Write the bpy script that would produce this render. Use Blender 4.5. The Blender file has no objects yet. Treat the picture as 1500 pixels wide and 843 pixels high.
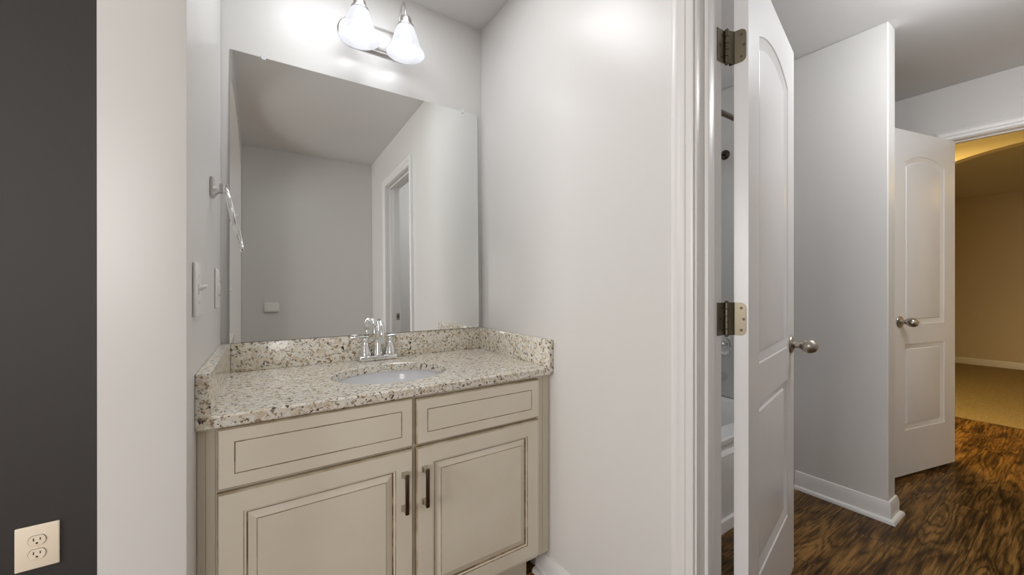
import bpy, bmesh, math, random
from mathutils import Vector, Matrix
from mathutils.geometry import tessellate_polygon
random.seed(4)
S = bpy.context.scene
C = S.collection
PI = math.pi

# ------------------------------------------------------------------ camera
CAM_Z = 1.125
cam_d = bpy.data.cameras.new('camera')
cam_d.sensor_width = 36.0
cam_d.lens = 572.0 / 1500.0 * 36.0
cam_d.shift_y = -2.5 / 1500.0
cam_d.clip_start = 0.02
cam = bpy.data.objects.new('camera', cam_d)
C.objects.link(cam)
cam.location = (0, 0, CAM_Z)
cam.rotation_euler = (PI / 2, 0, -math.radians(33.5))
S.camera = cam

# ------------------------------------------------------------------ world, exposure
S.view_settings.view_transform = 'Standard'
S.view_settings.look = 'None'
S.view_settings.exposure = 0.0
S.view_settings.gamma = 1.0
S.view_settings.use_curve_mapping = False
S.cycles.max_bounces = 10
S.cycles.diffuse_bounces = 6
S.cycles.glossy_bounces = 6
S.cycles.sample_clamp_indirect = 6.0
S.cycles.caustics_reflective = True
S.cycles.caustics_refractive = False
wld = bpy.data.worlds.new('world')
S.world = wld
wld.use_nodes = True
wld.node_tree.nodes['Background'].inputs[0].default_value = (0.80, 0.88, 1.0, 1)
wld.node_tree.nodes['Background'].inputs[1].default_value = 0.6


def area(name, loc, rot, sx, sy, power, col):
    d = bpy.data.lights.new(name, 'AREA')
    d.shape = 'RECTANGLE'
    d.size, d.size_y = sx, sy
    d.energy, d.color = power, col
    o = bpy.data.objects.new(name, d)
    C.objects.link(o)
    o.location, o.rotation_euler = loc, rot
    return o



def globe(name, loc, r, power, col):
    d = bpy.data.lights.new(name, 'POINT')
    d.shadow_soft_size, d.energy, d.color = r, power, col
    o = bpy.data.objects.new(name, d)
    C.objects.link(o)
    o.location = loc
    return o


# daylight through the bedroom's west window, then an added fill from the south
area('bedroom_west_window_light', (-2.97, 0.3, 1.45), (0, -PI / 2, 0), 1.3, 1.2, 60, (1.0, 0.968, 0.94))
area('bedroom_south_fill_light', (-1.30, -3.17, 1.40), (PI / 2, 0, 0), 1.5, 1.3, 48, (1.0, 0.968, 0.94))  # unseen source, added to light the vanity from the front
# an added fill over the vanity, then the unseen ceiling lamps of the rooms
area('vanity_fill_light', (0.33, 1.28, 2.385), (0, 0, 0), 0.50, 0.30, 4.9, (0.95, 0.97, 1.0))  # added fill for the niche, placed out of the mirror's view
globe('bath_ceiling_light', (2.15, 0.05, 2.22), 0.10, 20, (0.97, 0.98, 1.0))
area('hall_ceiling_light', (4.35, 1.0, 2.30), (0, 0, 0), 0.25, 0.25, 32, (1.0, 0.69, 0.20))
area('carpet_room_light', (6.6, -0.9, 2.37), (0, 0, 0), 0.4, 0.4, 12, (1.0, 0.62, 0.17))

LAMP_SHADE_EMIT = 0.80
LAMP_BULB_EMIT = 14.0
LAMP_COL = (0.93, 0.95, 1.0, 1)


# ------------------------------------------------------------------ materials
def mat(name, col, rough=0.5, metal=0.0, spec=0.5, coat=0.0):
    m = bpy.data.materials.new(name)
    m.use_nodes = True
    b = m.node_tree.nodes['Principled BSDF']
    b.inputs['Base Color'].default_value = (*col, 1)
    b.inputs['Roughness'].default_value = rough
    b.inputs['Metallic'].default_value = metal
    b.inputs['Specular IOR Level'].default_value = spec
    b.inputs['Coat Weight'].default_value = coat
    return m


def nodes(m):
    nt = m.node_tree
    return nt, nt.nodes, nt.links, nt.nodes['Principled BSDF']


def add_bump(m, scale, strength, dist=0.002, detail=3):
    nt, N, L, b = nodes(m)
    tc = N.new('ShaderNodeTexCoord')
    n = N.new('ShaderNodeTexNoise')
    n.inputs['Scale'].default_value = scale
    n.inputs['Detail'].default_value = detail
    bp = N.new('ShaderNodeBump')
    bp.inputs['Strength'].default_value = strength
    bp.inputs['Distance'].default_value = dist
    L.new(tc.outputs['Object'], n.inputs['Vector'])
    L.new(n.outputs['Fac'], bp.inputs['Height'])
    L.new(bp.outputs['Normal'], b.inputs['Normal'])
    return m


def vary(m, col2, scale, lo=0.4, hi=0.6, stretch=(1, 1, 1)):
    """a second tone mixed in by noise"""
    nt, N, L, b = nodes(m)
    tc = N.new('ShaderNodeTexCoord')
    mp = N.new('ShaderNodeMapping')
    mp.inputs['Scale'].default_value = stretch
    n = N.new('ShaderNodeTexNoise')
    n.inputs['Scale'].default_value = scale
    n.inputs['Detail'].default_value = 4
    r = N.new('ShaderNodeMapRange')
    r.inputs['From Min'].default_value = lo
    r.inputs['From Max'].default_value = hi
    mx = N.new('ShaderNodeMix')
    mx.data_type = 'RGBA'
    mx.inputs['A'].default_value = b.inputs['Base Color'].default_value[:]
    mx.inputs['B'].default_value = (*col2, 1)
    L.new(tc.outputs['Object'], mp.inputs['Vector'])
    L.new(mp.outputs['Vector'], n.inputs['Vector'])
    L.new(n.outputs['Fac'], r.inputs['Value'])
    L.new(r.outputs['Result'], mx.inputs['Factor'])
    L.new(mx.outputs['Result'], b.inputs['Base Color'])
    return m


M = {}
M['wall'] = add_bump(mat('wall_paint', (0.72, 0.71, 0.695), 0.30, spec=0.5), 60, 0.06)
M['ceiling'] = add_bump(mat('ceiling_paint', (0.76, 0.755, 0.75), 0.9, spec=0.2), 90, 0.12)
M['dark_wall'] = add_bump(mat('charcoal_wall_paint', (0.034, 0.031, 0.029), 0.55, spec=0.4), 260, 0.25, 0.002)
M['warm_lit_wall'] = add_bump(mat('warm_lit_wall_paint', (0.68, 0.60, 0.46), 0.6, spec=0.3), 60, 0.06)  # same greige paint, with the warm lamp's yellow put into its colour
M['trim'] = mat('white_trim_paint', (0.80, 0.79, 0.78), 0.32)
M['door'] = add_bump(mat('white_door_paint', (0.79, 0.785, 0.79), 0.30), 18, 0.03)
M['dark_nickel'] = mat('oiled_bronze', (0.11, 0.088, 0.065), 0.25, 1.0)
M['nickel'] = mat('satin_nickel', (0.46, 0.42, 0.37), 0.30, 1.0)
M['light_nickel'] = mat('brushed_nickel', (0.62, 0.60, 0.58), 0.32, 1.0)
M['bronze'] = mat('dark_pull_metal', (0.16, 0.12, 0.085), 0.34, 1.0)
M['pull_end'] = mat('polished_pull_metal', (0.58, 0.54, 0.48), 0.20, 1.0)
M['hinge'] = mat('hinge_metal', (0.19, 0.165, 0.12), 0.40, 1.0)
M['screw'] = mat('screw_metal', (0.10, 0.085, 0.06), 0.5, 0.9)
M['chrome'] = mat('chrome', (0.86, 0.87, 0.88), 0.06, 1.0)
M['mirror'] = mat('mirror_silver', (0.90, 0.92, 0.91), 0.0, 1.0)
M['mirror_edge'] = mat('mirror_edge', (0.10, 0.13, 0.12), 0.3)
M['porcelain'] = mat('white_porcelain', (0.86, 0.87, 0.89), 0.10, coat=0.3)
M['acrylic'] = mat('tub_acrylic', (0.80, 0.80, 0.80), 0.16)
M['surround'] = mat('surround_panel', (0.68, 0.68, 0.67), 0.18)
M['plastic'] = mat('white_plastic', (0.84, 0.83, 0.81), 0.30)
M['ivory'] = mat('almond_plastic', (0.80, 0.70, 0.56), 0.35)
M['slot'] = mat('slot_dark', (0.03, 0.022, 0.015), 0.7)
M['clear'] = mat('clear_clip_plastic', (0.80, 0.81, 0.84), 0.15)
M['cabinet'] = vary(mat('cream_cabinet_paint', (0.82, 0.765, 0.65), 0.38), (0.78, 0.715, 0.59), 5, 0.4, 0.7)
M['glaze'] = vary(mat('brown_glaze_line', (0.19, 0.125, 0.06), 0.5), (0.40, 0.30, 0.18), 30, 0.45, 0.6)
M['glaze_soft'] = vary(mat('soft_glaze_edge', (0.46, 0.38, 0.25), 0.45), (0.60, 0.53, 0.40), 20, 0.4, 0.6)
M['carpet'] = add_bump(vary(mat('tan_carpet', (0.42, 0.33, 0.20), 1.0, spec=0.1), (0.34, 0.26, 0.15), 60), 300, 0.6, 0.01)


def granite():
    m = mat('speckled_granite', (0.6, 0.55, 0.45), 0.13, spec=0.5)
    nt, N, L, b = nodes(m)
    tc = N.new('ShaderNodeTexCoord')

    def noise(scale, detail, off):
        mp = N.new('ShaderNodeMapping')
        mp.inputs['Location'].default_value = (off, off * 1.7, -off)
        n = N.new('ShaderNodeTexNoise')
        n.inputs['Scale'].default_value = scale
        n.inputs['Detail'].default_value = detail
        n.inputs['Roughness'].default_value = 0.62
        n.inputs['Distortion'].default_value = 0.4
        L.new(tc.outputs['Object'], mp.inputs['Vector'])
        L.new(mp.outputs['Vector'], n.inputs['Vector'])
        return n.outputs['Fac']

    def mix(fac, lo, hi, a, col):
        r = N.new('ShaderNodeMapRange')
        r.inputs['From Min'].default_value = lo
        r.inputs['From Max'].default_value = hi
        mx = N.new('ShaderNodeMix')
        mx.data_type = 'RGBA'
        L.new(fac, r.inputs['Value'])
        L.new(r.outputs['Result'], mx.inputs['Factor'])
        if isinstance(a, tuple):
            mx.inputs['A'].default_value = (*a, 1)
        else:
            L.new(a, mx.inputs['A'])
        mx.inputs['B'].default_value = (*col, 1)
        return mx.outputs['Result']
    c = mix(noise(34, 6, 0.0), 0.46, 0.60, (0.81, 0.765, 0.67), (0.68, 0.59, 0.445))
    c = mix(noise(70, 5, 3.1), 0.50, 0.58, c, (0.85, 0.83, 0.78))
    c = mix(noise(88, 5, 7.7), 0.585, 0.62, c, (0.36, 0.25, 0.14))
    c = mix(noise(104, 4, 12.3), 0.585, 0.625, c, (0.30, 0.26, 0.20))
    c = mix(noise(78, 5, 21.9), 0.592, 0.622, c, (0.055, 0.038, 0.026))
    L.new(c, b.inputs['Base Color'])
    return m


M['granite'] = granite()


def wood():
    m = mat('dark_wood_plank', (0.1, 0.05, 0.02), 0.36, spec=0.2)
    nt, N, L, b = nodes(m)
    tc = N.new('ShaderNodeTexCoord')
    br = N.new('ShaderNodeTexBrick')
    br.offset = 0.37
    br.inputs['Scale'].default_value = 1.0
    br.inputs['Brick Width'].default_value = 1.15
    br.inputs['Row Height'].default_value = 0.155
    br.inputs['Mortar Size'].default_value = 0.0012
    br.inputs['Mortar Smooth'].default_value = 0.3
    br.inputs['Bias'].default_value = 0.0
    br.inputs['Color1'].default_value = (0, 0, 0, 1)
    br.inputs['Color2'].default_value = (1, 1, 1, 1)
    br.inputs['Mortar'].default_value = (0.5, 0.5, 0.5, 1)
    L.new(tc.outputs['Object'], br.inputs['Vector'])
    # shift the grain from plank to plank
    mul = N.new('ShaderNodeVectorMath')
    mul.operation = 'MULTIPLY'
    mul.inputs[1].default_value = (7.3, 4.1, 9.7)
    L.new(br.outputs['Color'], mul.inputs[0])
    add = N.new('ShaderNodeVectorMath')
    add.operation = 'ADD'
    L.new(tc.outputs['Object'], add.inputs[0])
    L.new(mul.outputs['Vector'], add.inputs[1])
    def mapped(sc):
        mp = N.new('ShaderNodeMapping')
        mp.inputs['Scale'].default_value = sc
        L.new(add.outputs['Vector'], mp.inputs['Vector'])
        return mp.outputs['Vector']

    def tex(vec, scale, detail, rough=0.5, dist=0.0):
        n = N.new('ShaderNodeTexNoise')
        n.inputs['Scale'].default_value = scale
        n.inputs['Detail'].default_value = detail
        n.inputs['Roughness'].default_value = rough
        n.inputs['Distortion'].default_value = dist
        L.new(vec, n.inputs['Vector'])
        return n.outputs['Fac']

    def math_(op, a, b=None, c=None):
        n = N.new('ShaderNodeMath')
        n.operation = op
        for i, v in enumerate((a, b, c)):
            if v is None: continue
            if isinstance(v, (int, float)): n.inputs[i].default_value = v
            else: L.new(v, n.inputs[i])
        return n.outputs[0]
    rings = tex(mapped((0.80, 6.5, 1.0)), 1.25, 2.2, 0.45, 0.4)
    wob = math_('MULTIPLY_ADD', tex(mapped((3.0, 30.0, 1.0)), 2.0, 3), 0.035, rings)
    sn = math_('ABSOLUTE', math_('SINE', math_('MULTIPLY', wob, 44.0)))
    line = math_('POWER', sn, 0.55)
    fine = tex(mapped((1.8, 42.0, 1.0)), 3.0, 8, 0.75)
    blot = tex(mapped((1.6, 7.0, 1.0)), 1.7, 4, 0.6, 0.6)
    v = math_('MULTIPLY_ADD', line, 0.32, -0.94)
    v = math_('MULTIPLY_ADD', fine, 1.4, v)
    v = math_('MULTIPLY_ADD', blot, 1.15, v)

    class R3:
        outputs = [v]
    r3 = R3
    cr = N.new('ShaderNodeValToRGB')
    e = cr.color_ramp.elements
    e[0].position = 0.22; e[0].color = (0.013, 0.0065, 0.0025, 1)
    e[1].position = 0.86; e[1].color = (0.33, 0.175, 0.052, 1)
    x = e.new(0.45); x.color = (0.064, 0.030, 0.008, 1)
    x = e.new(0.62); x.color = (0.150, 0.075, 0.020, 1)
    L.new(r3.outputs[0], cr.inputs['Fac'])
    mx = N.new('ShaderNodeMix'); mx.data_type = 'RGBA'
    mx.inputs['B'].default_value = (0.02, 0.01, 0.005, 1)
    L.new(br.outputs['Fac'], mx.inputs['Factor'])
    L.new(cr.outputs['Color'], mx.inputs['A'])
    L.new(mx.outputs['Result'], b.inputs['Base Color'])
    bp = N.new('ShaderNodeBump')
    bp.inputs['Strength'].default_value = 0.12
    bp.inputs['Distance'].default_value = 0.002
    L.new(r3.outputs[0], bp.inputs['Height'])
    L.new(bp.outputs['Normal'], b.inputs['Normal'])
    return m


M['wood'] = wood()


def glow(name, strength, base=(0.9, 0.9, 0.92)):
    m = mat(name, base, 0.35)
    b = m.node_tree.nodes['Principled BSDF']
    b.inputs['Emission Color'].default_value = LAMP_COL
    b.inputs['Emission Strength'].default_value = strength
    return m


def shade_glass():
    """lit alabaster glass: a soft cloudy glow"""
    m = glow('alabaster_glass', LAMP_SHADE_EMIT, (0.10, 0.10, 0.105))
    nt, N, L, b = nodes(m)
    tc = N.new('ShaderNodeTexCoord')
    n = N.new('ShaderNodeTexNoise')
    n.inputs['Scale'].default_value = 14
    n.inputs['Detail'].default_value = 4
    r = N.new('ShaderNodeMapRange')
    r.inputs['From Min'].default_value = 0.3
    r.inputs['From Max'].default_value = 0.7
    r.inputs['To Min'].default_value = LAMP_SHADE_EMIT * 0.85
    r.inputs['To Max'].default_value = LAMP_SHADE_EMIT * 1.1
    L.new(tc.outputs['Object'], n.inputs['Vector'])
    L.new(n.outputs['Fac'], r.inputs['Value'])
    L.new(r.outputs['Result'], b.inputs['Emission Strength'])
    return m


M['shade'] = shade_glass()
M['bulb'] = glow('lit_bulb', LAMP_BULB_EMIT)


# ------------------------------------------------------------------ builders
def thing(name, label, cat, loc, rotz=0.0, group=None, kind=None):
    o = bpy.data.objects.new(name, None)
    o.empty_display_size = 0.05
    C.objects.link(o)
    o.location = loc
    o.rotation_euler = (0, 0, rotz)
    tag(o, label, cat, group, kind)
    return o


def tag(o, label=None, cat=None, group=None, kind=None):
    if label: o['label'] = label
    if cat: o['category'] = cat
    if group: o['group'] = group
    if kind: o['kind'] = kind
    return o


def root_of(o):
    while o.parent:
        o = o.parent
    return o


def obj(name, bm, mats, parent=None, smooth=None, local=False, origin=None):
    """Link bm as ONE mesh object.  Coordinates are world ones (the root is not
    turned) unless local is set, when they are the root's own."""
    bmesh.ops.recalc_face_normals(bm, faces=bm.faces)
    off = Vector((0, 0, 0))
    if parent is not None:
        if not local:
            off = root_of(parent).location.copy()
    elif not local:
        xs = [v.co for v in bm.verts]
        off = Vector(((min(v.x for v in xs) + max(v.x for v in xs)) / 2,
                      (min(v.y for v in xs) + max(v.y for v in xs)) / 2,
                      min(v.z for v in xs)))
        if origin is not None:
            off = Vector(origin)
    bmesh.ops.translate(bm, vec=-off, verts=bm.verts)
    me = bpy.data.meshes.new(name)
    bm.to_mesh(me)
    bm.free()
    for m in (mats if isinstance(mats, (list, tuple)) else [mats]):
        me.materials.append(m)
    if smooth:
        for p in me.polygons:
            p.use_smooth = True
        me.set_sharp_from_angle(angle=math.radians(smooth))
    o = bpy.data.objects.new(name, me)
    C.objects.link(o)
    if parent is not None:
        o.parent = parent
    else:
        o.location = off
    return o


def struct(name, bm, mats, label, cat, smooth=None, origin=None):
    o = obj(name, bm, mats, None, smooth, origin=origin)
    return tag(o, label, cat, None, 'structure')


def NB():
    return bmesh.new()


def box(bm, x0, x1, y0, y1, z0, z1, bev=0.0, seg=2, mi=0):
    vs = [bm.verts.new((x, y, z)) for z in (z0, z1) for y in (y0, y1) for x in (x0, x1)]
    F = [(0, 2, 3, 1), (4, 5, 7, 6), (0, 1, 5, 4), (2, 6, 7, 3), (0, 4, 6, 2), (1, 3, 7, 5)]
    fs = [bm.faces.new([vs[i] for i in f]) for f in F]
    for f in fs:
        f.material_index = mi
    if bev:
        es = list({e for f in fs for e in f.edges})
        bmesh.ops.bevel(bm, geom=es, offset=bev, segments=seg, affect='EDGES', profile=0.5, clamp_overlap=True)
    return vs


def prism(bm, poly, a0, a1, axis='z', mi=0):
    """poly (2D) swept from a0 to a1 along the axis"""
    def P(p, a):
        if axis == 'z': return (p[0], p[1], a)
        if axis == 'x': return (a, p[0], p[1])
        return (p[0], a, p[1])
    A = [bm.verts.new(P(p, a0)) for p in poly]
    B = [bm.verts.new(P(p, a1)) for p in poly]
    n = len(poly)
    fs = []
    for i in range(n):
        fs.append(bm.faces.new((A[i], A[(i + 1) % n], B[(i + 1) % n], B[i])))
    tri = tessellate_polygon([[Vector((p[0], p[1], 0)) for p in poly]])
    for t in tri:
        fs.append(bm.faces.new([A[i] for i in t]))
        fs.append(bm.faces.new([B[i] for i in t]))
    for f in fs:
        f.material_index = mi
    return A, B


def lathe(bm, prof, Mx=None, seg=28, sx=1.0, sy=1.0, mi=0, wave=None):
    """prof: (r, z) pairs about local z, then the matrix Mx"""
    Mx = Mx or Matrix()
    rings = []
    for r, z in prof:
        if r < 1e-6:
            rings.append([bm.verts.new(Mx @ Vector((0, 0, z)))])
        else:
            ring = []
            for i in range(seg):
                a = 2 * PI * i / seg
                ring.append(bm.verts.new(Mx @ Vector((r * sx * math.cos(a), r * sy * math.sin(a), z))))
            rings.append(ring)
    fs = []
    for a, b in zip(rings, rings[1:]):
        if len(a) == 1 and len(b) == 1:
            continue
        for i in range(seg):
            j = (i + 1) % seg
            if len(a) == 1: fs.append(bm.faces.new((a[0], b[i], b[j])))
            elif len(b) == 1: fs.append(bm.faces.new((a[i], a[j], b[0])))
            else: fs.append(bm.faces.new((a[i], a[j], b[j], b[i])))
    for f in fs:
        f.material_index = mi
    return rings


def toward(loc, d):
    """matrix whose z axis runs along d from loc"""
    return Matrix.Translation(Vector(loc)) @ Vector(d).to_track_quat('Z', 'Y').to_matrix().to_4x4()


def tube(bm, pts, r, seg=12, closed=False, flat=1.0):
    pts = [Vector(p) for p in pts]
    n = len(pts)
    rr = r if isinstance(r, (list, tuple)) else [r] * n
    T = []
    for i in range(n):
        if closed: t = pts[(i + 1) % n] - pts[i - 1]
        else: t = pts[min(i + 1, n - 1)] - pts[max(i - 1, 0)]
        T.append(t.normalized())
    up = Vector((0, 0, 1)) if abs(T[0].z) < 0.9 else Vector((1, 0, 0))
    nx = T[0].cross(up).normalized()
    rings = []
    for i in range(n):
        nx = (nx - T[i] * nx.dot(T[i])).normalized()
        ny = T[i].cross(nx)
        rings.append([bm.verts.new(pts[i] + nx * rr[i] * math.cos(2 * PI * k / seg) + ny * rr[i] * flat * math.sin(2 * PI * k / seg)) for k in range(seg)])
    m = n if closed else n - 1
    for i in range(m):
        a, b = rings[i], rings[(i + 1) % n]
        for k in range(seg):
            j = (k + 1) % seg
            bm.faces.new((a[k], a[j], b[j], b[k]))
    if not closed:
        bm.faces.new(rings[0])
        bm.faces.new(rings[-1])


def inset(poly, d):
    """offset a counter-clockwise polygon inwards by d (mitred)"""
    n = len(poly)
    out = []
    for i in range(n):
        p0, p1, p2 = Vector(poly[i - 1]), Vector(poly[i]), Vector(poly[(i + 1) % n])
        e1, e2 = (p1 - p0).normalized(), (p2 - p1).normalized()
        n1, n2 = Vector((-e1.y, e1.x)), Vector((-e2.y, e2.x))
        b = n1 + n2
        b = b / max(b.dot(n1), 0.3) if b.length > 1e-6 else n1
        q = p1 + b * d
        out.append((q.x, q.y))
    return out


def panel_face(bm, outer, panels, prof, y, sgn, edge=None):
    """A face of a panelled slab in the local x-z plane at y, its outward normal
    along sgn*y.  Each panel polygon steps through prof: (inset, depth, material
    index of the ring that leads there).  edge rounds the outer border."""
    loops = []
    for poly in panels:
        prev = [bm.verts.new((p[0], y, p[1])) for p in poly]
        loops.append((poly, prev))
    ov = [bm.verts.new((p[0], y, p[1])) for p in outer]
    allv = list(ov)
    tess = [[Vector((p[0], p[1], 0)) for p in outer]]
    for poly, vs in loops:
        tess.append([Vector((p[0], p[1], 0)) for p in poly])
        allv += vs
    for t in tessellate_polygon(tess):
        try:
            bm.faces.new([allv[i] for i in t]).material_index = 0
        except ValueError:
            pass
    for poly, prev in loops:
        cur = prev
        for d, dep, mi in prof:
            q = inset(poly, d)
            nxt = [bm.verts.new((p[0], y - sgn * dep, p[1])) for p in q]
            n = len(q)
            for i in range(n):
                j = (i + 1) % n
                f = bm.faces.new((cur[i], cur[j], nxt[j], nxt[i]))
                f.material_index = mi
            cur = nxt
        for t in tessellate_polygon([[Vector((v.co.x, v.co.z, 0)) for v in cur]]):
            bm.faces.new([cur[i] for i in t]).material_index = 0
    return ov


def rect(x0, x1, z0, z1):
    return [(x0, z0), (x1, z0), (x1, z1), (x0, z1)]


def arch_panel(x0, x1, z0, zs, rise, n=18):
    """rectangle with an eyebrow top"""
    pts = [(x0, z0), (x1, z0)]
    c = (x0 + x1) / 2
    h = (x1 - x0) / 2
    R = (h * h + rise * rise) / (2 * rise)
    zc = zs + rise - R
    a0 = math.asin(h / R)
    for i in range(n + 1):
        a = a0 - 2 * a0 * i / n
        pts.append((c + R * math.sin(a), zc + R * math.cos(a)))
    return pts


# ------------------------------------------------------------------ dimensions
H = 2.392          # ceiling
BY = 1.70          # back wall
RX, RX2 = 0.942, 1.058   # right wall of the niche
SOUTH = -0.60
PX, PX2, PY = 2.525, 2.636, 0.563   # partition by the tub
FX, FX2 = 3.68, 3.79     # far wall
AX, AX2 = 5.00, 5.11     # arch wall
EX = 8.54                # end wall of the carpeted room
SK = 0.030


def LW(y):               # the face of the niche's left wall (a little out of square)
    return -0.095 - SK * (BY - max(y, 1.03))


# ------------------------------------------------------------------ floor and ceiling
b = NB(); box(b, -3.1, AX + 0.02, -3.3, BY + 0.1, -0.06, 0.0)
struct('floor', b, M['wood'], 'dark brown wood plank floor', 'floor', origin=(0, 0, 0))
b = NB(); box(b, AX + 0.021, EX + 0.1, -2.5, 3.4, -0.06, 0.004)
struct('floor_carpet', b, M['carpet'], 'tan carpet of the room beyond the arch', 'floor', origin=(0, 0, 0))
b = NB(); box(b, -3.1, EX + 0.1, -3.3, 3.5, H, H + 0.08)
struct('ceiling', b, M['ceiling'], 'plain white ceiling', 'ceiling', origin=(0, 0, H))

# ------------------------------------------------------------------ walls
b = NB(); box(b, -0.20, FX2 + 1.3, BY, BY + 0.1, 0, H)
struct('wall_back', b, M['wall'], 'pale wall behind the mirror and the vanity', 'wall')
b = NB(); box(b, -3.0, -0.2005, BY, BY + 0.1, 0, H)
struct('wall_dark', b, M['dark_wall'], 'charcoal painted bedroom wall at the left edge', 'wall')
b = NB()
wy0, wy1, wz0, wz1 = -0.3, 0.9, 0.75, 2.1
box(b, -3.1, -3.0, -3.2, wy0, 0, H); box(b, -3.1, -3.0, wy1, BY, 0, H)
box(b, -3.1, -3.0, wy0, wy1, 0, wz0); box(b, -3.1, -3.0, wy0, wy1, wz1, H)
struct('wall_bedroom', b, M['wall'], 'bedroom wall with the window, outside the picture', 'wall')
b = NB(); box(b, -0.31, AX + 0.02, SOUTH - 0.1, SOUTH, 0, H)
struct('wall_opposite', b, M['wall'], 'pale wall facing the mirror, seen in the mirror', 'wall')


b = NB(); box(b, -0.31, -0.19, -3.2, SOUTH - .101, 0, H)
struct('wall_bedroom_east', b, M['wall'], 'bedroom side wall, outside the picture', 'wall')
b = NB()
box(b, -3.0, -2.05, -3.3, -3.2, 0, H); box(b, -0.55, -0.19, -3.3, -3.2, 0, H)
box(b, -2.05, -0.55, -3.3, -3.2, 0, 0.75); box(b, -2.05, -0.55, -3.3, -3.2, 2.05, H)
struct('wall_bedroom_south', b, M['wall'], 'bedroom wall with a wide opening added for light, outside the picture', 'wall')


def arch_wall(y0, y1, oy0, oy1, spring, rise, n=40):
    """outline in (y, z) of a wall with an elliptical arched opening"""
    c, h = (oy0 + oy1) / 2, (oy1 - oy0) / 2
    p = [(y0, 0.0), (oy0, 0.0)]
    for i in range(n + 1):
        a = PI - PI * i / n
        p.append((c + h * math.cos(a), spring + rise * math.sin(a)))
    p += [(oy1, 0.0), (y1, 0.0), (y1, H), (y0, H)]
    return p


# left wall: pier with rounded (bullnose) edges and the arch to the bedroom
b = NB()
TH = 0.1295
A, Bv = prism(b, arch_wall(SOUTH + 0.004, BY - 0.004, SOUTH + 0.14, 1.04, 2.09, 0.24), -TH, 0.0, 'x')
b.edges.ensure_lookup_table()
inner = set(range(1, 43 + 1))
es = []
for ring in (A, Bv):
    for i in range(1, 43):
        e = b.edges.get((ring[i], ring[i + 1]))
        if e: es.append(e)
bmesh.ops.dissolve_limit(b, angle_limit=0.01, verts=[], edges=[])
bmesh.ops.bevel(b, geom=es, offset=0.019, segments=5, affect='EDGES', profile=0.5, clamp_overlap=True)
for v in b.verts:                      # out of square with the back wall
    v.co.x += LW(v.co.y)
struct('wall_left', b, M['wall'], 'thick white wall end with rounded corners and an arched opening', 'wall', smooth=40)

# right wall with the bathroom doorway
DY0, DY1, DZ = -0.085, 0.570, 2.045
b = NB()
prism(b, [(SOUTH + .001, 0), (DY0 - .018, 0), (DY0 - .018, DZ + .018), (DY1 + .018, DZ + .018), (DY1 + .018, 0), (BY - .001, 0), (BY - .001, H - .001), (SOUTH + .001, H - .001)], RX, RX2, 'x')
struct('wall_right', b, M['wall'], 'white wall right of the vanity with the bathroom doorway', 'wall')
b = NB(); box(b, PX, PX2, PY, BY - .001, 0, H - .001, 0.004, 1)
struct('wall_partition', b, M['wall'], 'free wall end beside the tub beyond the open door', 'wall')
F0, F1, FZ = -0.145, 0.532, 2.045
b = NB()
prism(b, [(SOUTH + .001, 0), (F0 - .018, 0), (F0 - .018, FZ + .018), (F1 + .018, FZ + .018), (F1 + .018, 0), (BY - .001, 0), (BY - .001, H - .001), (SOUTH + .001, H - .001)], FX, FX2, 'x')
struct('wall_far', b, M['wall'], 'far bathroom wall holding the second door', 'wall')
b = NB()
prism(b, arch_wall(-2.5, 3.4, -0.85, 1.05, 1.93, 0.33), AX, AX2, 'x')
struct('wall_arch', b, M['warm_lit_wall'], 'yellow lit wall with an arch before the carpeted room', 'wall', smooth=30)
b = NB(); box(b, EX, EX + 0.1, -2.5, 3.4, 0, H)
struct('wall_end', b, M['warm_lit_wall'], 'yellow lit end wall of the carpeted room', 'wall')
b = NB(); box(b, AX2 + .001, EX + 0.1, 3.4, 3.5, 0, H)
struct('wall_north', b, M['warm_lit_wall'], 'side wall of the carpeted room, outside the picture', 'wall')
b = NB(); box(b, AX2 + .001, EX + 0.1, -2.6, -2.5, 0, H)
struct('wall_south', b, M['warm_lit_wall'], 'opposite side wall of the carpeted room, outside the picture', 'wall')


# ------------------------------------------------------------------ trim
CAS = [(0.000, 0.0), (0.000, 0.008), (0.005, 0.0105), (0.017, 0.0125), (0.020, 0.0155), (0.034, 0.0165),
       (0.038, 0.019), (0.050, 0.0195), (0.057, 0.016), (0.057, 0.0)]   # (away from the opening, proud of the wall)


def casing(bm, y0, y1, ztop, x, sx, prof=CAS, reveal=0.005):
    """mitred casing around an opening in a wall at x; sx = side it stands proud to"""
    path = [(y0 - reveal, 0.0, -1, 0), (y0 - reveal, ztop + reveal, -1, 1), (y1 + reveal, ztop + reveal, 1, 1), (y1 + reveal, 0.0, 1, 0)]
    rings = []
    for (py, pz, oy, oz) in path:
        rings.append([bm.verts.new((x + sx * h, py + oy * d, pz + oz * d)) for d, h in prof])
    n = len(prof)
    for a, c in zip(rings, rings[1:]):
        for i in range(n):
            j = (i + 1) % n
            bm.faces.new((a[i], a[j], c[j], c[i]))
    bm.faces.new(rings[0]); bm.faces.new(rings[-1])


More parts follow.
